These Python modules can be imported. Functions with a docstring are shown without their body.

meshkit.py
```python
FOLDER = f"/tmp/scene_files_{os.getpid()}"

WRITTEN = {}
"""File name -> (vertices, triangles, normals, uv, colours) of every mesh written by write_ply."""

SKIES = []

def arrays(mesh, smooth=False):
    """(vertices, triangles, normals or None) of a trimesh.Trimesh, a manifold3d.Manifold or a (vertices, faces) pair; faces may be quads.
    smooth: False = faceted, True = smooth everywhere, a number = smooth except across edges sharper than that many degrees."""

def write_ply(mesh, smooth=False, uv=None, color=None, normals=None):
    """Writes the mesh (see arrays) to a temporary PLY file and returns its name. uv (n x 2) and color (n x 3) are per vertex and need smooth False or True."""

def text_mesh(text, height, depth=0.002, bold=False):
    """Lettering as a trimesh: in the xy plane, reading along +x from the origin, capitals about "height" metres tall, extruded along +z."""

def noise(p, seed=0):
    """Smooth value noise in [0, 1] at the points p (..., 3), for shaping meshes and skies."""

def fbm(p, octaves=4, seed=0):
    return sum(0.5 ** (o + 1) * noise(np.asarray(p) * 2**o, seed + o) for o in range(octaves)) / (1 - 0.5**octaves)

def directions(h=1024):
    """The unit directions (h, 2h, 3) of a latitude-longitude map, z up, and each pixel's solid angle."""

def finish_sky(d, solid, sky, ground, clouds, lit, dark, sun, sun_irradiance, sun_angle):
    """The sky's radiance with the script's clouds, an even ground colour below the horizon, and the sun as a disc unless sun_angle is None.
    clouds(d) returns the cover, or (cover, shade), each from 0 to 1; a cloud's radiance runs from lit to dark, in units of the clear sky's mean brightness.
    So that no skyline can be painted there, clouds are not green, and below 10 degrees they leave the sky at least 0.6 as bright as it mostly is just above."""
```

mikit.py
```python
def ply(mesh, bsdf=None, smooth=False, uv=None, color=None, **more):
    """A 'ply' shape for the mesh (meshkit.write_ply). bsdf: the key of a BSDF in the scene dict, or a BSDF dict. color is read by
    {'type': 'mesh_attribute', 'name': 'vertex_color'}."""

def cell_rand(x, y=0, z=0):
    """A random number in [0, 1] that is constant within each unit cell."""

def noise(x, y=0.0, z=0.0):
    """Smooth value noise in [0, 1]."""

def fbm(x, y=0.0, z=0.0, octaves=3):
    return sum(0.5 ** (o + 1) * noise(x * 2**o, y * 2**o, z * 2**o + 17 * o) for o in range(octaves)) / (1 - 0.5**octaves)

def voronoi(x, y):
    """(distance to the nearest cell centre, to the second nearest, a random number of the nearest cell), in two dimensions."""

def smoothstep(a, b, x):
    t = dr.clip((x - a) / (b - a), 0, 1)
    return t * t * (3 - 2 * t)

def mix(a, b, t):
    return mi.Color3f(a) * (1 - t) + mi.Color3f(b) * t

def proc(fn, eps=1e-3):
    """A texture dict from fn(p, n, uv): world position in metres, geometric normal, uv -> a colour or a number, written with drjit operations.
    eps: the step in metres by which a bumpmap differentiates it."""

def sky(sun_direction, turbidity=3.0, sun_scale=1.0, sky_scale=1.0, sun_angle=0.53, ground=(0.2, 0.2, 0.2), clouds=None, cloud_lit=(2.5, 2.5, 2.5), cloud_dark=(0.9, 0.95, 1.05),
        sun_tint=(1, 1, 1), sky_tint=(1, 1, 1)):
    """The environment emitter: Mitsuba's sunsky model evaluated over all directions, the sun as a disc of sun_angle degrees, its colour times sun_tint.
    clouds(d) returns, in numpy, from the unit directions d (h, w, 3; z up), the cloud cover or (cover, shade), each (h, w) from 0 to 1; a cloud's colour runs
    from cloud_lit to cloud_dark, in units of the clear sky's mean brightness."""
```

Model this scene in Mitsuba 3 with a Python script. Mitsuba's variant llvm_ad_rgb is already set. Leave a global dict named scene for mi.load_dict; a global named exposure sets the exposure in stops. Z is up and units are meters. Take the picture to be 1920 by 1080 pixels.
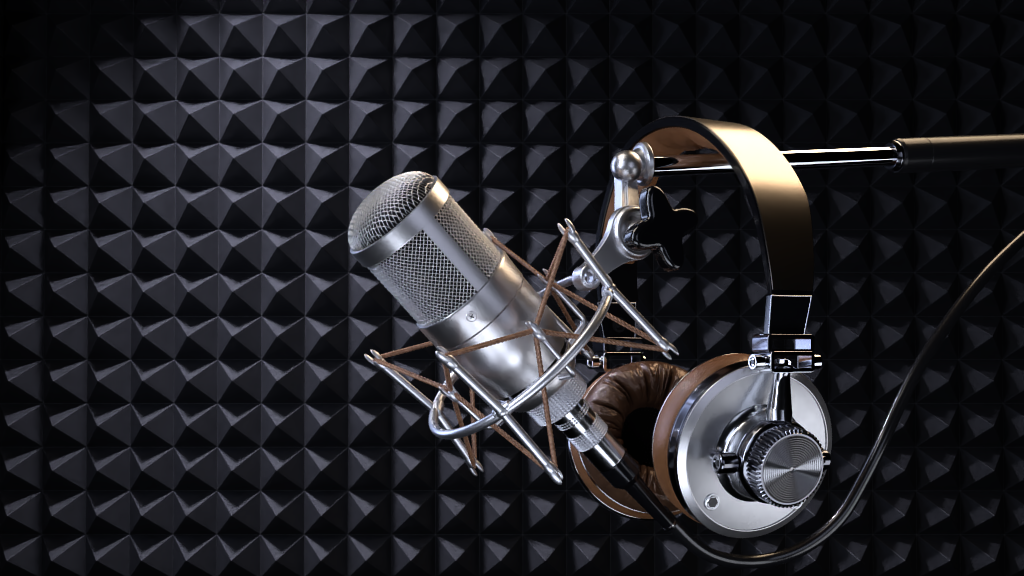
import math, random
import numpy as np, trimesh, mitsuba as mi, mikit, meshkit
import drjit as dr
from shapely.geometry import Polygon, Point, box as sbox

T = mi.ScalarTransform4f
scene, labels = {}, {}
exposure = 0.0
F, CX, CY = 2800.0, 962.6, 665.4            # focal length and principal point of the photograph, pixels of 1920 x 1080

# ---------------------------------------------------------------- camera
scene['camera'] = {'type': 'perspective', 'fov': math.degrees(2 * math.atan(960 / F)), 'fov_axis': 'x',
                   'principal_point_offset_x': -(CX - 960) / 1920, 'principal_point_offset_y': -(CY - 540) / 1080,
                   'near_clip': 0.01, 'far_clip': 20.0,
                   'to_world': T().look_at(origin=[0, 0, 0], target=[0, 1, 0], up=[0, 0, 1])}

# ---------------------------------------------------------------- lamps (a dark studio: softboxes and one lamp over the foam wall)
def softbox(key, centre, target, w, h, rgb):
    c, t = np.array(centre, float), np.array(target, float)
    up = [0, 0, 1] if abs((t - c)[2]) < 0.95 * np.linalg.norm(t - c) else [0, 1, 0]
    scene[key] = {'type': 'rectangle', 'to_world': T().look_at(origin=c.tolist(), target=t.tolist(), up=up) @ T().scale([w / 2, h / 2, 1]),
                  'emitter': {'type': 'area', 'radiance': {'type': 'rgb', 'value': list(rgb)}}}
    labels[key] = {'kind': 'structure'}

LP, LD = np.array([-0.285, 1.168, 0.52]), np.array([0.180, 0.085, -0.70])                 # lamp over the wall, left, in a snoot
softbox('softbox_lamp', LP, LP + LD, 0.10, 0.10, (425, 432, 540))
SNOOT = (LP, LD, 0.074, 0.110)                                                    # radius and length of the snoot, built below
softbox('softbox_lamp_001', (0.04, 0.50, -0.24), (0.05, 0.78, 0.0), 0.31, 0.17, (2.2, 2.4, 2.85))       # front, below the lens
softbox('softbox_lamp_002', (0.36, 1.00, 0.44), (0.20, 0.60, 0.15), 0.32, 0.28, (5.4, 4.0, 2.6))        # warm, high right
softbox('softbox_lamp_003', (-0.47, 1.10, 0.20), (0.1, 0.80, 0.05), 0.14, 0.56, (3.0, 3.6, 5.6))         # cool, left, turned off the wall
softbox('softbox_lamp_004', (0.50, 0.62, -0.22), (0.16, 0.79, -0.02), 0.30, 0.26, (1.35, 1.4, 1.55))     # right, low
softbox('softbox_lamp_005', (-0.32, 0.28, 0.24), (0.05, 0.78, 0.0), 0.26, 0.40, (1.05, 1.15, 1.45))     # front left
softbox('softbox_lamp_006', (0.36, 0.24, 0.12), (0.03, 0.78, 0.03), 0.34, 0.36, (0.50, 0.54, 0.70))
softbox('softbox_lamp_007', (-0.36, 0.46, 0.20), (0.10, 0.78, 0.06), 0.060, 0.75, (9.5, 10.5, 13))          # narrow strip, left of the lens
softbox('softbox_lamp_008', (-0.14, 0.72, 0.46), (0.12, 0.60, 0.0), 0.24, 0.20, (3.6, 3.3, 2.9))        # overhead

# ---------------------------------------------------------------- materials
def rgb(*c): return {'type': 'rgb', 'value': list(c)}
def two(d): return {'type': 'twosided', 'b': d}
def metal(key, base, rough, aniso=0.0):
    scene[key] = two({'type': 'principled', 'base_color': rgb(*base), 'metallic': 1.0, 'roughness': rough, 'anisotropic': aniso})
def plastic(key, base, rough, spec=0.5, coat=0.0):
    scene[key] = two({'type': 'principled', 'base_color': rgb(*base), 'roughness': rough, 'specular': spec, 'clearcoat': coat, 'clearcoat_gloss': 0.92})
def brushed(key, base, r0, r1, scale):
    scene[key] = two({'type': 'principled', 'base_color': rgb(*base), 'metallic': 1.0,
                      'roughness': mikit.proc(lambda p, n, uv: r0 + (r1 - r0) * mikit.fbm(p.x * scale, p.y * scale, p.z * scale, 3))})
scene['foam'] = two({'type': 'principled', 'base_color': mikit.proc(lambda p, n, uv: mikit.mix((0.0125, 0.0125, 0.0138), (0.018, 0.018, 0.020), mikit.fbm(p.x * 60, p.y * 60, p.z * 60, 3))),
                     'roughness': 0.55, 'specular': 0.22})
brushed('satin', (0.86, 0.84, 0.84), 0.32, 0.35, 90)
brushed('satin_tube', (0.84, 0.84, 0.87), 0.34, 0.38, 200)
metal('soft_chrome', (0.74, 0.75, 0.77), 0.15)
metal('steel_wire', (0.88, 0.87, 0.85), 0.28)
metal('chrome', (0.72, 0.73, 0.75), 0.05)
metal('dark_chrome', (0.26, 0.26, 0.285), 0.13)
brushed('plate_metal', (0.64, 0.64, 0.65), 0.26, 0.34, 120)
metal('dial_metal', (0.38, 0.37, 0.37), 0.16)
metal('band_metal', (0.40, 0.35, 0.30), 0.24)
plastic('black_gloss', (0.004, 0.004, 0.005), 0.12, 0.42)
plastic('knob_plastic', (0.003, 0.003, 0.004), 0.15, 1.0)
plastic('black_satin', (0.010, 0.010, 0.011), 0.24, 0.3)
plastic('cable_black', (0.008, 0.008, 0.009), 0.21, 1.0)
plastic('dark_cloth', (0.004, 0.004, 0.004), 0.9, 0.1)
scene['cord_fibre'] = two({'type': 'principled', 'base_color': mikit.proc(lambda p, n, uv: mikit.mix((0.19, 0.080, 0.036), (0.42, 0.22, 0.12), mikit.noise(p.x * 900, p.y * 900, p.z * 900))),
                           'roughness': 0.28, 'specular': 1.0, 'metallic': 0.35})
def leather(key, a, b, rough, grain, depth):
    def bump(p, n, uv):
        w = 0.0007
        q = [v / grain for v in (p.x, p.y, p.z)]
        return depth * (0.6 * mikit.noise(q[0], q[1], q[2]) + 0.4 * mikit.noise(q[0] * 2.3 + 9, q[1] * 2.3, q[2] * 2.3))
    scene[key] = two({'type': 'bumpmap', 'arbitrary': {**mikit.proc(bump, eps=2e-4)}, 'scale': 1.0,
                      'bsdf': {'type': 'principled', 'roughness': rough, 'specular': 1.0, 'spec_tint': 0.35,
                               'base_color': mikit.proc(lambda p, n, uv: mikit.mix(a, b, mikit.fbm(p.x * 160, p.y * 160, p.z * 160, 3)))}})
leather('leather_tan', (0.17, 0.070, 0.026), (0.26, 0.115, 0.048), 0.36, 0.0010, 0.00022)
leather('leather_brown', (0.050, 0.025, 0.014), (0.110, 0.055, 0.030), 0.21, 0.0011, 0.00042)

# ---------------------------------------------------------------- mesh helpers
def at(x, y, Y): return np.array([(x - CX) / F * Y, Y, -(y - CY) / F * Y])
def proj(p): p = np.asarray(p); return np.array([CX + F * p[0] / p[1], CY - F * p[2] / p[1]])
def unit(v): v = np.asarray(v, float); return v / np.linalg.norm(v)
def frame(n, up=(0, 0, 1)):
    n = unit(n); u = unit(np.cross(up, n)); return np.stack([u, np.cross(n, u), n], 1)     # columns u, v, n
def M(V, Fc): return trimesh.Trimesh(np.asarray(V, float), np.asarray(Fc, int), process=False)
def join(*ms): return trimesh.util.concatenate(list(ms))
COUNT = {}
def key_of(name, parent=None):
    k = f'{parent}__{name}' if parent else name
    COUNT[k] = COUNT.get(k, -1) + 1
    return k if COUNT[k] == 0 else f'{k}_{COUNT[k]:03d}'
def obj(name, mesh, mat, parent=None, smooth=32, **lab):
    k = key_of(name, parent)
    scene[k] = mikit.ply(mesh, mat, smooth=smooth)
    if lab: labels[k] = lab
    return k
def grid_faces(n, m, wrap=True):
    f = []
    i, j = np.meshgrid(np.arange(n - 1), np.arange(m if wrap else m - 1), indexing='ij')
    a, b = i * m + j, i * m + (j + 1) % m
    c, d = a + m, b + m
    return np.concatenate([np.stack([a, c, b], -1).reshape(-1, 3), np.stack([b, c, d], -1).reshape(-1, 3)])
def spline(P, n):
    P = np.asarray(P, float); d = np.r_[0, np.cumsum(np.sqrt(np.linalg.norm(np.diff(P, axis=0), axis=1)))]
    from scipy.interpolate import CubicSpline
    c = CubicSpline(d, P); q = c(np.linspace(0, d[-1], n * 4)); L = np.r_[0, np.cumsum(np.linalg.norm(np.diff(q, axis=0), axis=1))]
    return np.stack([np.interp(np.linspace(0, L[-1], n), L, q[:, k]) for k in range(q.shape[1])], 1)
def transport(P, up=None):
    Tn = np.gradient(P, axis=0); Tn /= np.linalg.norm(Tn, axis=1, keepdims=True)
    a = np.cross(Tn[0], [0.31, 0.2, 0.93] if up is None else up); a /= np.linalg.norm(a); A = [a]
    for t in Tn[1:]:
        a = a - t * (a @ t); a /= np.linalg.norm(a); A.append(a)
    A = np.array(A); return Tn, A, np.cross(Tn, A)
def tube(P, r, m=16, closed=False, cap=True, shape=None, twist=0.0):
    """A tube along the points; r one radius or one per point; shape(angle) multiplies the radius; twist turns the section, radians per metre."""
    P = np.asarray(P, float); n = len(P); r = np.broadcast_to(np.asarray(r, float), (n,))
    Tn, A, B = transport(np.vstack([P, P[:1]]) if closed else P)
    A, B = A[:n], B[:n]
    if closed:
        Tn = np.roll(P, -1, 0) - np.roll(P, 1, 0); Tn /= np.linalg.norm(Tn, axis=1, keepdims=True)
    th = np.arange(m) * 2 * np.pi / m
    L = np.r_[0, np.cumsum(np.linalg.norm(np.diff(P, axis=0), axis=1))]
    k = np.ones(m) if shape is None else shape(th)
    ang = th[None] + twist * L[:, None]
    V = P[:, None] + (r[:, None] * k[None])[..., None] * (np.cos(ang)[..., None] * A[:, None] + np.sin(ang)[..., None] * B[:, None])
    V = V.reshape(-1, 3); Fc = grid_faces(n, m)
    if closed:
        off = (n - 1) * m; j = np.arange(m); a, b, c, d = off + j, off + (j + 1) % m, j, (j + 1) % m
        Fc = np.vstack([Fc, np.stack([a, c, b], 1), np.stack([b, c, d], 1)])
    elif cap:
        V = np.vstack([V, P[:1], P[-1:]]); j = np.arange(m)
        Fc = np.vstack([Fc, np.stack([np.full(m, n * m), j, (j + 1) % m], 1), np.stack([np.full(m, n * m + 1), (n - 1) * m + (j + 1) % m, (n - 1) * m + j], 1)])
    return M(V, Fc[:, ::-1]) if tube_sign(V, Fc) else M(V, Fc)
def tube_sign(V, Fc):
    a, b, c = V[Fc[:, 0]], V[Fc[:, 1]], V[Fc[:, 2]]
    return np.einsum('ij,ij->i', a, np.cross(b, c)).sum() < 0 if False else M(V, Fc).volume < 0
def lathe(prof, O, ax, m=96, mod=None, ref=None):
    """Turns the profile [(along, radius)] about the axis. mod(theta, along, r) -> r."""
    prof = np.asarray(prof, float); ax = unit(ax)
    R = frame(ax, (0, 0, 1) if abs(ax[2]) < 0.9 else (1, 0, 0)); th = np.arange(m) * 2 * np.pi / m
    S, TH = np.meshgrid(prof[:, 0], th, indexing='ij'); RR = np.repeat(prof[:, 1:2], m, 1)
    if mod is not None: RR = mod(TH, S, RR)
    V = np.asarray(O) + (RR * np.cos(TH))[..., None] * R[:, 0] + (RR * np.sin(TH))[..., None] * R[:, 1] + S[..., None] * ax
    mesh = M(V.reshape(-1, 3), grid_faces(len(prof), m))
    mesh.update_faces(mesh.area_faces > 1e-13)
    if abs(mesh.volume) > 0 and mesh.volume < 0: mesh.invert()
    return mesh
STEPS = 4
def prism(outline, z0, z1, bev, R=None, O=(0, 0, 0), holes=()):
    """Extrudes a smooth outline (n x 2, counter-clockwise) from z0 to z1 with chamfered rims; (O, R) places it. holes: outlines, not chamfered."""
    def layer_set(o, sgn):
        o = np.asarray(o, float)
        t = np.roll(o, -1, 0) - np.roll(o, 1, 0); t /= np.linalg.norm(t, axis=1, keepdims=True)
        nrm = np.stack([t[:, 1], -t[:, 0]], 1)
        return [(o - sgn * nrm * bev * f, z) for f, z in [(1 - math.sin(q), z0 + bev*(1 - math.cos(q))) for q in np.linspace(0, math.pi/2, STEPS)] + [(1 - math.sin(q), z1 - bev*(1 - math.cos(q))) for q in np.linspace(math.pi/2, 0, STEPS)]]
    parts = []
    for o, sgn in [(outline, 1)] + [(h, 1) for h in holes]:
        Ls = layer_set(o, sgn); m = len(o)
        V = np.vstack([np.c_[p, np.full(m, z)] for p, z in Ls])
        f = grid_faces(len(Ls), m)
        parts.append(M(V, f))
    top = Polygon(layer_set(outline, 1)[-1][0], [layer_set(h, 1)[-1][0] for h in holes])
    v, f = trimesh.creation.triangulate_polygon(top, engine='earcut')
    for z in (z0, z1): parts.append(M(np.c_[v, np.full(len(v), z)], f))
    mesh = join(*parts)
    mesh.merge_vertices(digits_vertex=7)
    trimesh.repair.fix_normals(mesh)
    if R is not None: mesh.vertices = np.asarray(O) + mesh.vertices @ np.asarray(R).T
    return mesh
def rrect(w, h, r, k=6):
    pts = []
    for cx, cy, a0 in ((w/2-r, h/2-r, 0), (-w/2+r, h/2-r, 90), (-w/2+r, -h/2+r, 180), (w/2-r, -h/2+r, 270)):
        for a in np.radians(a0 + np.linspace(0, 90, k)): pts.append((cx + r*math.cos(a), cy + r*math.sin(a)))
    return np.array(pts)
def circle(r, m=64, c=(0, 0)):
    a = np.arange(m) * 2 * np.pi / m; return np.stack([c[0] + r*np.cos(a), c[1] + r*np.sin(a)], 1)
def ball(c, r, R=None, sub=3):
    s = trimesh.creation.icosphere(subdivisions=sub); v = s.vertices * np.asarray(r)
    return M(np.asarray(c) + (v if R is None else v @ np.asarray(R).T), s.faces)
def put(mesh, O, R): return M(np.asarray(O) + mesh.vertices @ np.asarray(R).T, mesh.faces)

# ================================================================ the foam wall
CELL, HGT = 0.04, 0.03583
from scipy.spatial.transform import Rotation
WR = Rotation.from_euler('xyz', [-0.02994, 0, -0.00142]).as_matrix(); WO = np.array([0.00869, 1.37279, 0.07546])
def pyramid():
    a, b, c = CELL/2 - 0.0002, 0.0005, 0.0006
    o = []
    for sx, sz in ((1, 1), (-1, 1), (-1, -1), (1, -1)):
        p, q = (sx*a, sz*(a-b)), (sx*(a-b), sz*a)
        o += [p, q] if sx*sz > 0 else [q, p]
    o = np.array(o); tip = o * (c / a); tip = np.sign(o) * np.where(np.abs(o) > a - 1e-9, c, c - 0.0005)
    V = np.vstack([np.c_[o[:, 0], np.full(8, 0.0), o[:, 1]], np.c_[tip[:, 0], np.full(8, -HGT + 0.0004), tip[:, 1]], [[0, -HGT, 0]]])
    f = []
    for j in range(8):
        k = (j + 1) % 8; f += [[j, k, 8 + j], [k, 8 + k, 8 + j], [8 + j, 8 + k, 16]]
    m = M(V, f); m.invert() if m.volume < 0 else None
    if (m.face_normals[:, 1] > 0.3).sum() > 8: m.invert()
    return m
PYR = pyramid()
def cell_mesh(i, j): return M(WO + (PYR.vertices + [(i + .5 - 11) * CELL, 0, -(j + .5 - 6) * CELL]) @ WR.T, PYR.faces)
x0, x1, z0, z1 = -20.2 * CELL, 20.2 * CELL, -12.2 * CELL, 12.2 * CELL
back = trimesh.creation.box([x1 - x0, 0.02, z1 - z0]); back.vertices += [0, 0.0102, 0]
obj('wall', M(WO + back.vertices @ WR.T, back.faces), 'foam', smooth=False, label='black acoustic foam wall of small square pyramids', kind='structure')
cells = [(i, j) for i in range(-8, 30) for j in range(-5, 17)]
inview = sorted([(i, j) for i, j in cells if -2 <= i <= 23 and -1 <= j <= 13], key=lambda c: (c[0] - 9.5) ** 2 * 0.36 + (c[1] - 6) ** 2)
shown = set(inview[:300])
pyr_ply = {}
for i, j in inview[:300]: obj('pyramid', cell_mesh(i, j), 'foam', 'wall', smooth=False)
obj('outer_pyramids', join(*[cell_mesh(i, j) for i, j in cells if (i, j) not in shown]), 'foam', 'wall', smooth=False, kind='stuff')

# the snoot of the lamp over the wall: an open tube that keeps its light off the upper rows
sp, sd0, sw, slen = SNOOT
obj('lamp_snoot', lathe([(-.01, sw), (slen, sw), (slen, sw + .002), (-.01, sw + .002), (-.01, sw)], sp, sd0, 64), 'dark_cloth', smooth=30, kind='structure')

# ================================================================ microphone
K = 0.95
def mic_frame(az, tau):
    a = np.array([math.cos(tau)*math.cos(az), math.sin(tau), -math.cos(tau)*math.sin(az)])
    e1 = unit(np.cross(a, [0, -1, 0])); e1 = -e1 if e1[0] < 0 else e1
    e2 = np.cross(a, e1); e2 = -e2 if e2[1] > 0 else e2
    return a, e1, e2
A, E1, E2 = mic_frame(0.8427, 0.3133); O = at(760.6, 427.6, 0.78 * K)
def S(along):                              # distance along the axis whose point lies so many pixels of the photograph from O
    s = np.linspace(-0.05, 0.4, 4501); q = np.array([np.linalg.norm(proj(O + A*t) - proj(O)) * np.sign(t) for t in s[::10]])
    return float(np.interp(along, q, s[::10]))
def Rp(px, along): return px * (O + A * S(along))[1] / F
def P3(s, R, ph): return O + A*s + R*(math.cos(ph)*E1 + math.sin(ph)*E2)
MIC = 'microphone'
labels[MIC] = {'label': 'tilted satin silver studio microphone with wire mesh head held in the shock mount', 'category': 'microphone'}
def rnd(prof, b=0.0004):                   # rounds the corners of a lathe profile
    prof = [np.array(p, float) for p in prof]; out = [prof[0]]
    for p, q, r in zip(prof, prof[1:], prof[2:]):
        d0, d1 = unit(p - q) * min(b, .45*np.linalg.norm(p - q)), unit(r - q) * min(b, .45*np.linalg.norm(r - q))
        out += [q + d0, q + .3*(d0 + d1)*.5, q + d1]
    return np.array(out + [prof[-1]])
sT, s0, s1, s2 = -0.0098*K, 0.0, 0.0436*K, 0.0600*K
obj('top_ring', lathe(rnd([(sT, .0278*K), (sT, .0300*K), (s0, .0300*K), (s0, .0276*K), (sT, .0278*K)]), O, A, 160), 'satin', MIC)
obj('collar', lathe(rnd([(s1, .0270*K), (s1, .0300*K), (s1+.001*K, .0303*K), (s2, .0303*K), (s2, .0280*K)]), O, A, 160), 'satin', MIC)
bp = [(s2+.0004, .0280*K), (s2+.0004, .0294*K), (.070*K, .0297*K), (.078*K, .0295*K), (.085*K, .0290*K), (S(325), Rp(93, 325)), (S(345), Rp(89, 345)), (S(346.5), Rp(85, 346)), (S(346.5), Rp(70, 346))]
from scipy.interpolate import PchipInterpolator
bs = np.array([(s2+.0009, .0297*K)] + bp[2:7]); cur = PchipInterpolator(bs[:, 0], bs[:, 1]); xs = np.linspace(bs[0, 0], bs[-1, 0], 40)
obj('body', lathe([bp[0]] + list(zip(xs, cur(xs))) + bp[7:], O, A, 160), 'satin', MIC)
obj('base_groove', lathe([(S(346), Rp(84.5, 346)), (S(357), Rp(84, 357))], O, A, 128), 'dark_chrome', MIC)
cp = np.array([(S(356), Rp(87, 356)), (S(372), Rp(85, 372)), (S(384), Rp(80, 384)), (S(393), Rp(73, 393)), (S(397), Rp(66, 397))]); cur = PchipInterpolator(cp[:, 0], cp[:, 1]); xs = np.linspace(cp[0, 0], cp[-1, 0], 24)
obj('base_cap', lathe([(S(356), Rp(60, 356))] + list(zip(xs, cur(xs))) + [(S(398), Rp(40, 397))], O, A, 128), 'satin', MIC)
# wire mesh, woven of two families of wires
def wires(paths, r, m=5):
    return join(*[tube(p, r, m, cap=False) for p in paths])
RG, NW = .0284*K, 68
paths = []
for d in (1, -1):
    for k in range(NW):
        n = 75; t = np.linspace(-0.02, 1.02, n); s = s0 + t*(s1 - s0); ph = 2*np.pi*k/NW + d*(s - s0)/RG
        wob = 0.00028*K*np.sin((ph - 2*np.pi*k/NW*0 + d*0)*0 + np.arange(n)*0 + d*np.pi/2 + (s - s0)/RG*NW/1.0*1.0 + (np.pi if d < 0 else 0))
        paths.append(np.array([P3(a, RG + w, p) for a, w, p in zip(s, wob, ph)]))
grille = obj('grille', wires(paths, .00026*K), 'steel_wire', MIC, smooth=True, kind='stuff')
H = .0158*K; RD = .0282*K; pitch = .00184*K; paths = []
def dome(x, y):
    rr = np.minimum(np.hypot(x, y) / RD, 1); return sT - H*np.sqrt(np.maximum(1 - rr**2.05, 0)) + .0006
for fam in (0, 1):
    for c in np.arange(-15, 16)*pitch:
        h = math.sqrt(max(RD**2*.995 - c*c, 0))
        if h < .002: continue
        u = np.sin(np.linspace(-np.pi/2, np.pi/2, 60))*h
        x, y = (np.full(60, c), u) if fam == 0 else (u, np.full(60, c))
        w = .00026*K*np.cos(u/pitch*np.pi + np.pi*round(c/pitch) + fam*np.pi)
        al = 0.62; X, Yy = x*math.cos(al) - y*math.sin(al), x*math.sin(al) + y*math.cos(al)
        zz = dome(x, y) - w
        paths.append(O + X[:, None]*E1 + Yy[:, None]*E2 + zz[:, None]*A)
obj('grille_dome', wires(paths, .00026*K), 'steel_wire', MIC, smooth=True, kind='stuff')
obj('capsule_core', lathe([(sT-.006*K, 0), (sT-.005*K, .020*K), (sT, .0238*K), (s1, .0238*K), (s1, 0)], O, A, 48), 'dark_cloth', MIC)
for off in (20, 200):                       # the flat bars over the mesh
    ph = np.radians(90 - off); w = .0044*K; pr = []
    angs = np.linspace(-w, w, 9)/.0292/K
    V = [P3(s, R*K, ph + a) for s in (s0-.001*K, s1+.001*K) for R in (.0282, .0295) for a in angs]
    V = np.array(V); n = 9; lo0, hi0, lo1, hi1 = (np.arange(n) + k*n for k in range(4)); f = []
    for j in range(n-1):
        f += [[hi0[j], hi0[j+1], hi1[j+1]], [hi0[j], hi1[j+1], hi1[j]]]
    for j in (0, n-1): f += [[lo0[j], hi0[j], hi1[j]], [lo0[j], hi1[j], lo1[j]]]
    obj('bar', M(V, f), 'satin', MIC, smooth=40)
# the screw on the collar
ctr = None
for ph in np.radians(np.linspace(60, 140, 161)):
    for s in np.linspace(s1, s2, 25):
        d = np.linalg.norm(proj(P3(s, .0303*K, ph)) - (885, 594))
        if ctr is None or d < ctr[0]: ctr = (d, s, ph)
_, ss, sph = ctr; nrm = math.cos(sph)*E1 + math.sin(sph)*E2; sc = P3(ss, .0303*K, sph); SR = frame(nrm, E1)
screw = obj('screw', lathe([(-.001, .0029*K), (.00005, .0029*K), (.0002, .0026*K), (-.0003, .00255*K), (-.0003, .0023*K), (.00025, .0021*K), (.00032, .0017*K), (.00034, 0)], sc, nrm, 40), 'satin', MIC)
sl = trimesh.creation.box([.0028*K, .00055*K, .0004]); sl2 = sl.copy(); sl2.apply_transform(trimesh.transformations.rotation_matrix(np.pi/2, [0, 0, 1]))
rot = trimesh.transformations.rotation_matrix(0.5, [0, 0, 1]); cross = join(sl, sl2); cross.apply_transform(rot)
obj('slot', put(cross, sc + nrm*.00025, SR), 'black_satin', screw, smooth=False)

# ================================================================ shock mount
MNT = 'shock_mount'
labels[MNT] = {'label': 'silver wire shock mount with four forked struts and brown twisted cords round the microphone', 'category': 'shock mount'}
mA, mE1, mE2 = mic_frame(0.8415, 0.3093); mO = at(761.7, 423.8, .78*K)
def P4(s, R, ph): return mO + mA*s*K + R*K*(math.cos(ph)*mE1 + math.sin(ph)*mE2)
PH = .4512
def snap(p, px): return p if px is None else at(px[0], px[1], p[1])
knuckle = [snap(P4(.0932, .0612, PH + k*np.pi/2), q) for k, q in enumerate([(1139, 545), (943, 768), (821, 765), None])]
topf = [snap(P4(.0501, .0682, PH + k*np.pi/2), q) for k, q in enumerate([(1065, 431), (834, 669), (704, 673), (918, 447)])]
botf = [snap(P4(.1373, .0667, PH + k*np.pi/2), q) for k, q in enumerate([(1252, 655), (1040, 888), (890, 874), (1100, 660)])]
innf = [snap(P4(.0769, .0417, PH + np.pi/4 + k*np.pi/2), q) for k, q in enumerate([(1003, 618), (842, 733), None, (1026, 523)])]
cut = PH + 0.0
ring = np.array([P4(.0932, .0612, t) for t in np.linspace(0, 2*np.pi, 129)[:-1]])
obj('outer_ring', tube(ring, .00265*K, 20, closed=True), 'satin_tube', MNT, smooth=True)
def fork(parent, tip, axis, radial, size=1.0):
    """A fork end: a bulb on the rod and two tines that leave a notch for the cord."""
    axis, radial = unit(axis), unit(radial); z = size*K
    base = tip - axis*.0052*z
    b = lathe([(-.0050*z, .0019*z), (-.0040*z, .0026*z), (-.0015*z, .0031*z), (.0012*z, .0031*z), (.0030*z, .0024*z), (.0034*z, .0)], base, axis, 28)
    t, tang = [], np.cross(axis, radial)
    for sgn in (1, -1):
        c = np.array([base + axis*d*z + radial*sgn*o*z for d, o in ((-.0002, .0014), (.0030, .0024), (.0062, .0026), (.0092, .0023))])
        q = spline(c, 16); tt = np.linspace(0, 1, 16); rr = .00125*z*np.sqrt(np.maximum(1 - tt**4, .03))
        tb = tube(q, rr, 18); tb.vertices += ((tb.vertices - tip) @ tang)[:, None]*tang*.75
        t.append(tb)
    obj('fork', join(b, *t), 'satin_tube', parent, smooth=45)
for k in range(4):
    rad = lambda p: unit((p - mO) - mA*((p - mO) @ mA))
    r3 = rad(knuckle[k])
    kc = knuckle[k] + r3*.0022*K
    path = spline([topf[k] - unit(topf[k]-kc)*.006*K, kc*.5 + topf[k]*.5 - r3*.0004, kc, kc*.5 + botf[k]*.5 - r3*.0004, botf[k] - unit(botf[k]-kc)*.006*K], 40)
    path = np.vstack([np.linspace(topf[k] - unit(topf[k]-kc)*.006*K, kc, 12)[:-1], np.linspace(kc, botf[k] - unit(botf[k]-kc)*.006*K, 12)])
    st = obj('strut', tube(path, .00250*K, 18), 'satin_tube', MNT, smooth=60)
    tang = unit(np.cross(mA, r3))
    R = np.stack([r3, tang, mA], 1)
    obj('knuckle', join(ball(kc - r3*.0012*K, np.array([.0042, .0040, .0036])*K, R), tube([kc - r3*.0020*K - tang*.0050*K, kc - r3*.0020*K - tang*.003*K, kc - r3*.0020*K + tang*.003*K, kc - r3*.0020*K + tang*.0050*K], [.0028*K, .0033*K, .0033*K, .0028*K], 20)), 'satin_tube', st, smooth=50)
    fork(st, topf[k] + unit(topf[k]-kc)*.002*K, topf[k]-kc, rad(topf[k])); fork(st, botf[k] + unit(botf[k]-kc)*.002*K, botf[k]-kc, rad(botf[k]))
from scipy.optimize import least_squares
ph = PH + np.pi/4
solve = lambda q: least_squares(lambda v: proj(P4(v[0], v[1], ph)) - q, [.11, .04]).x
sb, rb = solve((1077, 703)); sh, rh = solve((1047, 709))
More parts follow.
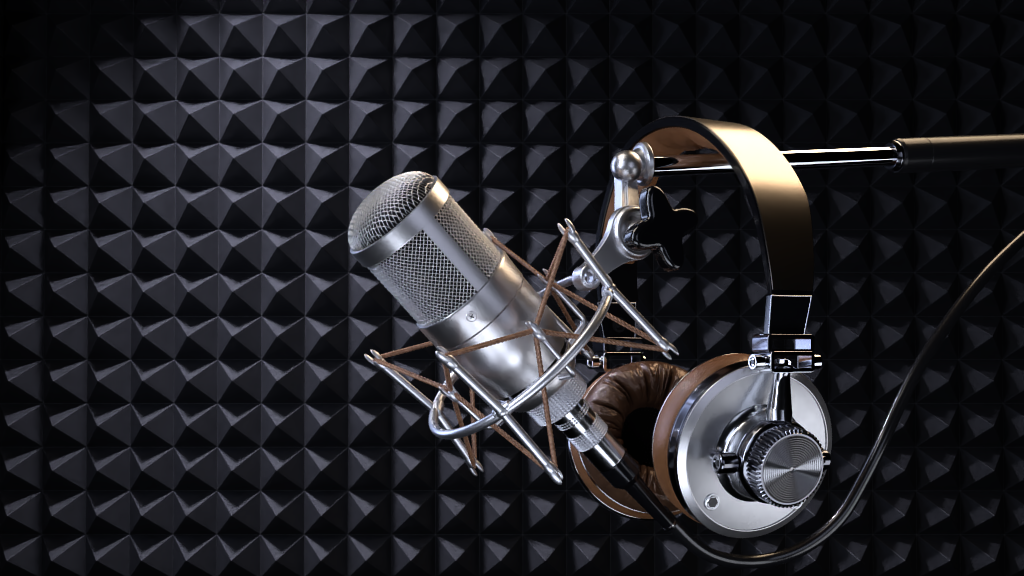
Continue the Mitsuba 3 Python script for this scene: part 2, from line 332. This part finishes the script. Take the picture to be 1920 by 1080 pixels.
for k in range(4):
    ph = PH + np.pi/4 + k*np.pi/2
    top, bend = innf[k], P4(sb, rb, ph)
    path = [top - unit(top-bend)*.005*K, top*.6 + bend*.4, top*.2 + bend*.8]
    end = P4(sh, rh - .004, ph)
    c0, c1 = bend + unit(top-bend)*.004, bend + unit(end-bend)*.004
    arc = [(1-t)**2*c0 + 2*t*(1-t)*bend + t*t*c1 for t in np.linspace(0, 1, 10)]
    path = np.vstack([np.linspace(path[0], c0, 10)[:-1], arc, np.linspace(c1, end, 6)[1:]])
    st = obj('inner_strut', tube(path, .00175*K, 14), 'satin_tube', MNT, smooth=60)
    fork(st, top + unit(top-bend)*.002*K, top-bend, unit((top - mO) - mA*((top - mO) @ mA)), .92)
def lobed(th): return .74 + .36*np.abs(np.sin(2*th))**.7
def cord(p, q):
    d = unit(q - p); n = int(np.linalg.norm(q - p)/.0006) + 2
    t = np.linspace(0, 1, n)[:, None]
    obj('elastic_cord', tube(p + (q - p)*t, .00130*K, 32, shape=lobed, twist=700), 'cord_fibre', MNT, smooth=True)
for k in range(4):
    for j in (k, (k - 1) % 4):              # inner fork j stands between struts j and j + 1
        tg = unit(np.cross(mA, unit((topf[k]-mO) - mA*((topf[k]-mO) @ mA))))*(.0008 if j == k else -.0008)
        cord(topf[k] + tg, innf[j] - tg*1.2); cord(botf[k] + tg, innf[j] - tg*1.2 + mA*.0016)
def knurl(th, s, r, n=None, rows=None, s_range=None, amp=.00022): return r
def knurled(sa, sb, R, n, rows, amp):
    ss = np.linspace(sa, sb, rows*4 + 1); prof = [(sa, R*.9), (sa, R)] + [(s, R) for s in ss] + [(sb, R), (sb, R*.9)]
    def mod(th, s, r):
        w = np.abs(np.sin(th*n/2))*np.abs(np.sin((s - sa)/(sb - sa)*np.pi*rows)); return np.where(r > R*.95, r + amp*(w - .5), r)
    return lathe(prof, O, A, n*4, mod)
obj('knurled_nut', knurled(S(400), S(442), Rp(59, 420), 54, 8, .0012), 'satin_tube', MNT, smooth=25)
obj('nut_flange', lathe([(S(396), .004), (S(396), Rp(50, 400)), (S(401), Rp(50, 400))], O, A, 64), 'dark_chrome', MNT)

# ================================================================ plug and cable
CAB = 'microphone_cable'
labels[CAB] = {'label': 'black microphone cable curving below the headphones with chrome knurled plug', 'category': 'cable'}
plug = obj('plug', lathe(rnd([(S(441), Rp(20, 441)), (S(441), Rp(36, 441)), (S(494), Rp(34.5, 494)), (S(528), Rp(33, 528)), (S(581), Rp(32.5, 581)), (S(581), Rp(20, 581))]), O, A, 96), 'soft_chrome', CAB)
obj('knurl_ring', knurled(S(460), S(476), Rp(35.8, 468), 36, 3, .0011), 'satin_tube', plug, smooth=25)
obj('knurl_ring', knurled(S(495), S(529), Rp(35.3, 510), 36, 7, .0011), 'satin_tube', plug, smooth=25)
obj('plug_sleeve', lathe(rnd([(S(582), Rp(25, 582)), (S(582), Rp(32.5, 582)), (S(622), Rp(31.5, 622)), (S(634), Rp(23, 634)), (S(634), Rp(10, 634))]), O, A, 96), 'black_gloss', CAB)
obj('boot', lathe(rnd([(S(632), Rp(19.5, 632)), (S(742), Rp(13.2, 742)), (S(749), Rp(12.6, 749)), (S(749), Rp(6, 749))]), O, A, 64), 'black_gloss', CAB)
obj('boot_ring', lathe(rnd([(S(742), Rp(12.6, 742)), (S(742), Rp(13.9, 742)), (S(745), Rp(13.9, 745)), (S(745), Rp(12, 745))], .0001), O, A, 64), 'chrome', CAB)
Yc = (O + A*S(745))[1]
cpx = [(1240, 959), (1262, 984), (1312, 1030), (1369, 1051), (1425, 1052), (1481, 1039), (1537, 1007), (1579, 966), (1612, 912), (1650, 838), (1680, 772), (1722, 690), (1780, 602), (1840, 525), (1925, 441), (2010, 372)]
cy = np.interp([p[0] for p in cpx], [1240, 1425, 1650, 1925, 2010], [Yc, .845, .86, .93, .95])
obj('cord', tube(spline([at(x, y, Y) for (x, y), Y in zip(cpx, cy)], 160), .0039, 24), 'cable_black', CAB, smooth=True)

# ================================================================ stand: boom and swivel
STD = 'microphone_stand'
labels[STD] = {'label': 'chrome boom with black sleeve and silver ball swivel carrying the shock mount', 'category': 'microphone stand'}
b0, b1 = at(1179, 314, .822), at(1676, 292.5, .885); bd = unit(b1 - b0); bl = np.linalg.norm(b1 - b0)
obj('boom_tube', lathe([(.008, 0), (.008, .0058), (bl + .02, .0058)], b0, bd, 64), 'chrome', STD)
sl0 = bl - .0012
slv = obj('boom_sleeve', lathe(rnd([(sl0 + .002, .0058), (sl0 + .002, .0098), (sl0 + .004, .0103), (sl0 + .0215, .0104), (sl0 + .0218, .0100), (sl0 + .0222, .0104), (sl0 + .14, .0104)], .0003), b0, bd, 80), 'black_satin', STD)
obj('collar', lathe(rnd([(sl0 - .002, .0059), (sl0 - .002, .0078), (sl0 + .0005, .0092), (sl0 + .0022, .0092), (sl0 + .0022, .0058)], .0004), b0, bd, 80), 'dark_chrome', slv)
obj('ball', ball(at(1175, 312, .806), .0087, sub=4), 'satin', STD, smooth=True)
obj('washer', lathe(rnd([(.0, 0), (.0, .0100), (.0012, .0118), (.0035, .0121), (.0042, .0117), (.0042, 0)], .0004), at(1197, 308, .816), bd, 80), 'satin_tube', STD)
obj('ball_seat', lathe([(-.006, .0070), (-.002, .0078), (.0005, .0092)], at(1197, 308, .816), bd, 48), 'satin_tube', STD)
PN = unit([.52, -.85, .06]); PR = frame(PN); dc = at(1190, 436, .790)          # the plate's plane: u right and away, v up
def in_plate(x, y):                          # a pixel on the plate's plane, in plate coordinates
    d = at(x, y, 1.0); p = d*((dc @ PN)/(d @ PN)); return (p - dc) @ PR[:, :2]
ey = in_plate(1103, 520); rd, re = .0148, .0062
du = unit(ey); pv = np.array([-du[1], du[0]]); L = np.linalg.norm(ey); an = np.arctan2(du[1], du[0])
big = [rd*np.array([math.cos(t), math.sin(t)]) for t in an + np.linspace(.95, 2*np.pi - .95, 60)]
small = [ey + re*np.array([math.cos(t), math.sin(t)]) for t in an + np.linspace(-1.75, 1.75, 30)]
def blend(p, q, tp, tq, k=14):
    return [((1-t)**3)*p + 3*t*(1-t)**2*(p + tp) + 3*t*t*(1-t)*(q - tq) + t**3*q for t in np.linspace(0, 1, k)[1:-1]]
tl = lambda a: np.array([-math.sin(a), math.cos(a)])
e0, e1_ = an + 2*np.pi - .95, an - 1.75
out = big + blend(big[-1], small[0], tl(e0)*.010, du*.006) + small + blend(small[-1], big[0], -du*.006, tl(an + .95)*.010)
plate = obj('swivel_plate', prism(np.array(out), -.0050, 0.0, .0006, PR, dc, [circle(.0036, 32, ey)[::1]]), 'satin_tube', STD, smooth=30)
obj('disc_rim', lathe(rnd([(-.001, .0141), (.0012, .0141), (.0030, .0132), (.0036, .0124), (.0036, .0108), (.0012, .0100), (-.001, .0098)], .0003), dc, PN, 80), 'satin_tube', plate)
obj('dish', lathe([(.0012, .0106), (.0007, .0090), (.0014, .0072), (.0040, .0058), (.0070, .0048), (.019, .0040), (.019, 0)], dc, PN, 64), 'satin', plate)
obj('eyelet', lathe(rnd([(-.0065, .0038), (-.0065, .0060), (-.0055, .0066), (.0022, .0066), (.003, .0060), (.003, .0042), (-.0065, .0038)], .0003), at(1103, 520, (dc + PR[:, :2] @ ey)[1]), PN, 48), 'satin_tube', plate)
# the arm from the disc to the ball: two cheeks
pa, pb = dc + PN*.0012, at(1180, 318, .812)
ad = unit(pb - pa); an_ = unit(PN - ad*(PN @ ad)); au = np.cross(ad, an_); AR = np.stack([au, ad, an_], 1); al = np.linalg.norm(pb - pa)
arm = np.array([[.0085, .004], [.0056, al*.75], [.0052, al], [-.0052, al], [-.0056, al*.75], [-.0085, .004]])
obj('swivel_arm', prism(arm, -.0075, -.0006, .0005, AR, pa), 'satin_tube', STD, smooth=25)
arm2 = arm*[.62, 1]
obj('swivel_rib', prism(arm2, -.0006, .0012, .0005, AR, pa), 'satin_tube', STD, smooth=25)
# the four-lobed black knob
kc = dc + PN*.0280; kR = PR
th = np.arange(160)*2*np.pi/160; w = .5 + .5*np.cos(4*(th - np.radians(19))); rr = .0120 + .0108*w**1.05
STEPS = 9
obj('knob', prism(np.stack([rr*np.cos(th), rr*np.sin(th)], 1), -.0105, 0.0, .0030, kR, at(1252, 427, kc[1])), 'knob_plastic', STD, smooth=40)
STEPS = 4

# ================================================================ headphones
HP = 'headphones'
labels[HP] = {'label': 'headphones with bronze black headband and brown leather pads hanging over the chrome boom', 'category': 'headphones'}
epx = np.array([(1121, 566), (1115, 510), (1115, 464), (1122, 411), (1136, 355), (1151, 308), (1169, 274), (1192, 248), (1222, 228), (1256, 218.5), (1290, 222), (1318, 235), (1345, 257), (1369, 285), (1390, 318), (1408, 357), (1422.5, 404), (1434, 463), (1441, 506), (1446, 551)], float)
YL, YR = .885, .770
ey_ = YL + (YR - YL)*(epx[:, 0] - 1121)/325
E = spline(np.array([at(x, y, Y) for (x, y), Y in zip(epx, ey_)]), 120); N_ = len(E)
tt = np.linspace(0, 1, N_)
W0 = unit([.80, .60, 0])
wid = np.interp(tt, [0, .1, .35, .55, .8, .93, 1], [.0298, .0312, .0350, .0430, .0435, .0370, .0318])
thk = np.interp(tt, [0, .2, .5, .8, 1], [.0030, .0044, .0060, .0046, .0028])
Tg = np.gradient(E, axis=0); Tg /= np.linalg.norm(Tg, axis=1, keepdims=True)
Nn = np.cross(Tg, W0); Nn /= np.linalg.norm(Nn, axis=1, keepdims=True)
if Nn[60, 2] < 0: Nn = -Nn
def strip(E, W, wid, N, sect, thk, cap=True):
    """sect: closed (n x 2) section, first across the width 0..1, second inward in thicknesses."""
    V = E[:, None] + (sect[None, :, 0]*wid[:, None] + sect[None, :, 2])[..., None]*W - (sect[None, :, 1]*thk[:, None])[..., None]*N[:, None]
    n, m = len(E), len(sect); f = grid_faces(n, m); V = V.reshape(-1, 3)
    c0, c1 = V[:m].mean(0), V[-m:].mean(0); V = np.vstack([V, c0, c1]); j = np.arange(m)
    f = np.vstack([f, np.stack([np.full(m, n*m), j, (j+1) % m], 1), np.stack([np.full(m, n*m+1), (n-1)*m + (j+1) % m, (n-1)*m + j], 1)])
    q = M(V, f); q.invert() if q.volume < 0 else None
    return q
b = .0007
sect = np.array([(0, .12, 0), (0, .04, .0003), (0, 0, b), *[(u, -.10*math.sin(math.pi*u)*0, 0) for u in np.linspace(.06, .94, 9)], (1, 0, -b), (1, .04, -.0003), (1, .12, 0), (1, .9, 0), (1, 1, -b), (0, 1, b), (0, .9, 0)])
hb = obj('headband', strip(E, W0, wid, Nn, sect, thk), 'black_gloss', HP, smooth=28)
skin = np.array([(0, .05, .0010), (0, -.02, .0010), (0, -.10, .0014), *[(u, -.10, 0) for u in np.linspace(.08, .92, 8)], (1, -.10, -.0014), (1, -.02, -.0010), (1, .05, -.0010)])
obj('skin', strip(E[1:-1], W0, wid[1:-1], Nn[1:-1], skin, thk[1:-1]), 'band_metal', hb, smooth=28)
# leather cushion under the band
i0, i1 = 10, 96
Ei, Ni, wi = E[i0:i1] - Nn[i0:i1]*thk[i0:i1, None]*.9, Nn[i0:i1], wid[i0:i1]; t = np.linspace(0, 1, i1 - i0)
bulge = .0102*np.sin(np.pi*t)**.6 + .0008
uu = np.linspace(0, 1, 25)
V = []
for k in range(len(Ei)):
    row = []
    for u in uu:
        p = Ei[k] + W0*(.0012 + (wi[k] - .0024)*u)
        pz = meshkit.fbm(np.array([k*.11, u*1.2, 3.0]), 3, 5)
        pin = 1 - .30*np.exp(-((t[k]*7.3 % 1) - .5)**2/.012)*math.sin(math.pi*u)
        row.append(p - Ni[k]*(bulge[k]*(1 - abs(2*u - 1)**2.6)*(.72 + .5*pz)*pin))
    row += [Ei[k] + W0*(wi[k] - .0012) + Ni[k]*.0005, Ei[k] + W0*.0012 + Ni[k]*.0005]
    V.append(row)
V = np.array(V); m = V.shape[1]; q = M(V.reshape(-1, 3), grid_faces(len(V), m)); q.invert() if q.face_normals[:(m)].mean(0) @ Nn[i0] > 0 else None
obj('headband_cushion', q, 'leather_tan', HP, smooth=True)

def ring_frame(w, h, t, d, r, R, O, mat, name, parent, **kw):
    return obj(name, prism(rrect(w, h, r), -d, 0, .0005, R, O, [rrect(w - 2*t, h - 2*t, max(r - t, .0008))]), mat, parent, smooth=30, **kw)
def leg(px_top, px_bot, Y, wpx_top, wpx_bot, yaw_n, yoke_up, yoke_low, cap_l, cap_r, back):
    """The slider below the band's end and the two-frame yoke; px are front-left corners, all in the photograph's pixels at depth Y."""
    n = unit(yaw_n); R = frame(n); f = abs(unit(at(px_top[0], px_top[1], 1)) @ n)
    sc = Y/F; fx = R[:, 0][0]
    kx = 1/(F/Y*(R[0, 0] - (px_top[0]-CX)/F*R[1, 0]))         # metres along u for one pixel
    o0 = at(px_top[0], px_top[1], Y)
    hgt = (px_bot[1] - px_top[1])*sc; dx = (px_bot[0] - px_top[0])*kx
    poly = np.array([(0, 0), (dx, -hgt), (dx + wpx_bot*kx, -hgt), (wpx_top*kx, 0)]); poly = poly
    s = obj('slider', prism(poly, -.0050, 0, .0004, R, o0), 'black_gloss', HP, smooth=25)
    for a_, b_ in ((poly[0], poly[1]), (poly[3], poly[2])):
        obj('edge_trim', tube([o0 + R[:, :2] @ a_ + n*.0001, o0 + R[:, :2] @ b_ + n*.0001], .00040, 10), 'soft_chrome', s, smooth=60)
    obj('top_trim', tube([o0 + R[:, :2] @ poly[0] + n*.0001, o0 + R[:, :2] @ poly[3] + n*.0001], .00036, 10), 'soft_chrome', s, smooth=60)
    y = None
    for k, (x0, y0, x1, y1, t) in enumerate((yoke_up, yoke_low)):
        c = at((x0 + x1)/2, (y0 + y1)/2, Y) + n*(.0008 if k == 0 else .0024)
        kk = ring_frame((x1 - x0)*kx, (y1 - y0)*sc, t, .0150 if k == 0 else .0125, .0026, R, c, 'dark_chrome' if k == 0 else 'chrome', 'yoke' if k == 0 else 'yoke_frame', HP if k == 0 else y)
        y = y or kk
    cl = at((yoke_low[0] + yoke_low[2])/2, (yoke_low[1] + yoke_low[3])/2, Y) - n*.004; hw = (yoke_low[2] - yoke_low[0])*kx/2
    for sg, (r_, l_) in ((-1, cap_l), (1, cap_r)):
        u = R[:, 0]*sg
        c = obj('screw_cap', lathe(rnd([(hw - .0005, .0030), (hw + .0008, .0030), (hw + .0012, r_), (hw + l_, r_), (hw + l_, r_*.62), (hw + l_ - .0008, r_*.56), (hw + l_ - .0008, 0)], .0004), cl, u, 40), 'chrome', y)
        if sg < 0: obj('hex_socket', put(trimesh.creation.cylinder(r_*.34, .0006, sections=6), cl + u*(hw + l_ - .0006), frame(u, (0, 0, 1))), 'black_gloss', c, smooth=False)
    obj('back_bridge', prism(rrect((yoke_up[2]-yoke_up[0])*kx*1.0, .0035, .001), -.0004, .0, .0001, frame([0, 0, -1], n), at((yoke_up[0]+yoke_up[2])/2, yoke_up[1] + 2, Y) - n*.006), 'chrome', y, smooth=25)
    return s, y, R, kx
nR = unit([.40, -.915, 0])
sR, yR, RR_, kxR = leg((1446.5, 554), (1441, 627), YR, 76, 67, nR, (1438, 626, 1527, 664, .0020), (1440, 658, 1524, 699, .0018), (.0041, .0070), (.0041, .0060), 0)
nL = unit([.40, -.915, 0])
sLd, yL, RL_, kxL = leg((1121, 567), (1133, 636), YL, 72, 58, nL, (1131, 633, 1208, 664, .0012), (1128, 660, 1204, 698, .0015), (.0042, .0060), (.0040, .0030), 0)
# the letter on the left slider (it reads mirrored)
lt = meshkit.text_mesh('L', .0052, .0003, bold=True); lt.vertices[:, 0] -= lt.vertices[:, 0].mean(); lt.vertices[:, 1] -= .0026
lt.vertices[:, 0] *= -1; lt.invert()
lp = at(1161, 609, YL) + nL*.0003
obj('badge', lathe([(0, .0046), (.0002, .0045), (.0002, 0)], lp - nL*.0002, nL, 40), 'black_satin', sLd)
obj('letter', put(lt, lp + nL*.00005, RL_), 'dark_chrome', sLd, smooth=False)

# ---------------- right ear cup, seen from outside
nC = unit([.385, -.885, -.20]); CR = frame(nC); C = at(1420, 848, .785)
def cup(h, u=0, v=0): return C + nC*h + CR[:, 0]*u + CR[:, 1]*v
Rr = .0472
cupk = obj('ear_cup', lathe(rnd([(-.0125, .0462), (-.0125, .0470), (-.0105, .0474), (-.0050, .0468), (-.0030, .0474), (-.0022, .0478), (-.0012, .0476)], .0004), C, nC, 160), 'dark_chrome', HP, label='right ear cup with polished face plate and ridged dial')
obj('rim', lathe(rnd([(-.0018, .0477), (-.0008, .0474), (.0010, .0432), (.0010, .0427), (.0002, .0425)], .0003), C, nC, 200), 'satin', cupk)
obj('face_plate', lathe([(-.0006, .0427)] + [(.0026 - .0024*(r/.0424)**2, r) for r in np.linspace(.0424, 0, 24)], C, nC, 160), 'plate_metal', cupk)
obj('leather_band', lathe([(-.0300, .0440), (-.0292, .0462), (-.0275, .0474), (-.020, .0479), (-.0140, .0476), (-.0122, .0464)], C, nC, 160), 'leather_tan', cupk, smooth=True)
obj('piping', tube(np.array([cup(-.0288, .0466*math.cos(a), .0466*math.sin(a)) for a in np.linspace(0, 2*np.pi, 129)[:-1]]), .0006, 8, closed=True), 'chrome', cupk, smooth=True)
def pad_mesh(fr, base, h0, h1, Ro, Ri, seed, sgn=1):
    """The puckered ear pad: a cushion ring from h0 to h1 on the axis base, with radial creases."""
    rng = np.random.default_rng(seed); nth, nph = 640, 64
    th = np.linspace(0, 2*np.pi, nth, endpoint=False); ph = np.linspace(-.12*np.pi, 1.12*np.pi, nph)
    crease = np.zeros(nth); pos = np.sort(rng.random(46))*2*np.pi
    for p in pos:
        d = np.abs((th - p + np.pi) % (2*np.pi) - np.pi); crease += rng.uniform(.3, 1.0)*np.exp(-(d/rng.uniform(.018, .055))**2)
    crease = np.minimum(crease, 1.2)
    rc, rt = (Ro + Ri)/2, (Ro - Ri)/2
    TH, PHI = np.meshgrid(th, ph, indexing='ij')
    q = np.stack([np.cos(TH)*5, np.sin(TH)*5, PHI*1.3], -1); lump = meshkit.fbm(q, 3, seed) - .5
    inner = np.clip((1 - np.cos(PHI))/2, 0, 1)            # 0 at the outer edge, 1 at the inner edge
    fine = meshkit.fbm(np.stack([np.cos(TH)*26, np.sin(TH)*26, PHI*2.2], -1), 3, seed + 7) - .5
    dep = 1 - (crease[:, None]*(.14 + .34*inner**1.1)*np.clip(np.sin(PHI), 0, 1)**.5) + .20*lump + .10*fine*np.clip(np.sin(PHI), 0, 1)
    rr = rc + rt*np.cos(PHI)*np.where(inner > .5, .80 + .20*dep, 1)
    hh = h0 + (h1 - h0)*np.sin(PHI)*dep
    TH2 = TH + .035*np.sin(3*TH + PHI*2)*inner
    V = base + (rr*np.cos(TH2))[..., None]*fr[:, 0] + (rr*np.sin(TH2))[..., None]*fr[:, 1] + (hh*sgn)[..., None]*fr[:, 2]
    f = []
    i, j = np.meshgrid(np.arange(nth), np.arange(nph - 1), indexing='ij'); a, b2 = i*nph + j, i*nph + j + 1; c, d = ((i+1) % nth)*nph + j, ((i+1) % nth)*nph + j + 1
    f = np.concatenate([np.stack([a, c, b2], -1).reshape(-1, 3), np.stack([b2, c, d], -1).reshape(-1, 3)])
    m = M(V.reshape(-1, 3), f)
    k = nph//2; outw = m.vertex_normals[k::nph].mean(0) @ fr[:, 2]*sgn
    if outw < 0: m.invert()
    return m
obj('ear_pad', pad_mesh(CR, C, .0290, .0440, .0425, .0200, 3, -1), 'leather_brown', cupk, smooth=True)
# hub, axle, stem, dial
obj('hub', lathe([(.0014, .0268), (.0022, .0262), (.0030, .0240), (.0060, .0222), (.0100, .0214), (.0140, .0212)], C, nC, 120), 'soft_chrome', cupk, smooth=True)
obj('hub_ring', lathe(rnd([(.0136, .0212), (.0140, .0226), (.0165, .0230), (.0205, .0222), (.0225, .0200), (.0230, .0150)], .0012), C, nC, 120), 'dark_chrome', cupk, smooth=40)
for sg in (-1, 1):
    u = CR[:, 0]*sg; o = cup(.0145, 0, -.001)
    ax = obj('axle_cap', lathe(rnd([(.0205, .0028), (.0235, .0030), (.0235, .0055), (.0325, .0055), (.0335, .0046), (.0335, .0030), (.0325, .0027), (.0325, 0)], .0006), o, u, 48), 'dark_chrome', cupk)
    if sg < 0: obj('hex_socket', put(trimesh.creation.cylinder(.0018, .0006, sections=6), o + u*.0327, frame(u, (0, 0, 1))), 'black_gloss', ax, smooth=False)
    obj('axle_post', tube([cup(.001, sg*.027, -.001), cup(.012, sg*.027, -.001)], .0024, 16), 'dark_chrome', cupk, smooth=50)
top = at(1475, 694, YR) - nR*.004; bot = cup(.0165, -.0005, .0215); sd = unit(top - bot); sl_ = np.linalg.norm(top - bot)
obj('stem', lathe(rnd([(-.002, .003), (-.002, .0070), (.004, .0068), (sl_ - .003, .0042), (sl_, .0042), (sl_, .003)], .0005), bot, sd, 22), 'soft_chrome', cupk, smooth=40)
nut = obj('stem_nut', lathe(rnd([(sl_, .0040), (sl_, .0062), (sl_ + .0018, .0062), (sl_ + .0018, .0046), (sl_ + .0048, .0044), (sl_ + .0054, .0036), (sl_ + .0054, 0)], .0003), bot, sd, 12), 'chrome', cupk, smooth=False)
def teeth(n, R, amp): return lambda th, s, r: np.where(r > R*.97, r + amp*(np.clip(np.sin(th*n)*2.2, -1, 1) - 1)*.5, r)
dial = obj('dial', lathe([(.0222, .0150), (.0222, .0203), (.0226, .0208), (.0318, .0208), (.0322, .0203), (.0330, .0186), (.0330, .0176)], C, nC, 52*8, teeth(52, .0208, .0013)), 'dark_chrome', cupk, smooth=25)
rs = np.linspace(.0176, .0012, 14*10 + 1); gr = [(.0333 + .00030*math.sin((.0176 - r)/.0164*2*np.pi*14 - np.pi/2), r) for r in rs]
obj('dial_face', lathe([(.0328, .0177), (.0334, .0177)] + gr + [(.0322, .0012), (.0322, 0)], C, nC, 160), 'dial_metal', dial, smooth=50)
for px in ((1335, 941), (1492, 940)):
    d = at(px[0], px[1], 1.0); p = d*((C + nC*.0010) @ nC/(d @ nC)); q = p + nC*.0002
    s_ = obj('screw', lathe(rnd([(-.0002, .0046), (.0003, .0045), (.0004, .0040), (-.0002, .0038), (-.0001, .0034), (.0006, .0030), (.0006, 0)], .0002), q, nC, 40), 'chrome', cupk)
    obj('hex_socket', put(trimesh.creation.cylinder(.0030, .0003, sections=6), q + nC*.00065, CR), 'black_gloss', s_, smooth=False)

# ---------------- left ear cup, seen from inside
nD = unit([.20, -.94, .27]); DR = frame(nD); D = at(1233, 811, .850)
def lcup(h, u=0, v=0): return D + nD*h + DR[:, 0]*u + DR[:, 1]*v
lk = obj('ear_cup', lathe(rnd([(-.0340, .0), (-.0340, .043), (-.0320, .0452), (-.0260, .0462), (-.0240, .0454)], .0006), D, nD, 160), 'dark_chrome', HP, label='left ear cup with open wrinkled brown pad facing the viewer')
obj('leather_band', lathe([(-.0242, .0448), (-.0228, .0458), (-.0180, .0461), (-.0125, .0452), (-.0110, .0438)], D, nD, 160), 'leather_tan', lk, smooth=True)
for h, r in ((-.0112, .0445), (-.0242, .0454)):
    obj('piping', tube(np.array([lcup(h, r*math.cos(a), r*math.sin(a)) for a in np.linspace(0, 2*np.pi, 129)[:-1]]), .0006, 8, closed=True), 'chrome', lk, smooth=True)
obj('ear_pad', pad_mesh(DR, D, -.0118, .0068, .0446, .0185, 11, 1), 'leather_brown', lk, smooth=True)
obj('driver_cloth', lathe([(-.0200, .0300), (-.0200, .0)], D, nD, 48), 'dark_cloth', lk)
dots = []
for rr in np.arange(.003, .024, .0021):
    n = int(2*np.pi*rr/.0021)
    for k in range(n):
        a = 2*np.pi*k/n; s = trimesh.creation.icosphere(subdivisions=0, radius=.00026); s.vertices += lcup(-.0199, rr*math.cos(a), rr*math.sin(a)); dots.append(s)
obj('driver_mesh', join(*dots), 'dark_chrome', lk, smooth=False, kind='stuff')
bl0 = at(1166, 690, YL) - nL*.004; bl1 = lcup(-.036, 0, .018)
obj('stem', tube(spline([bl0, bl0*.5 + bl1*.5 - nL*.004, bl1], 16), .0042, 16), 'chrome', lk, smooth=True)
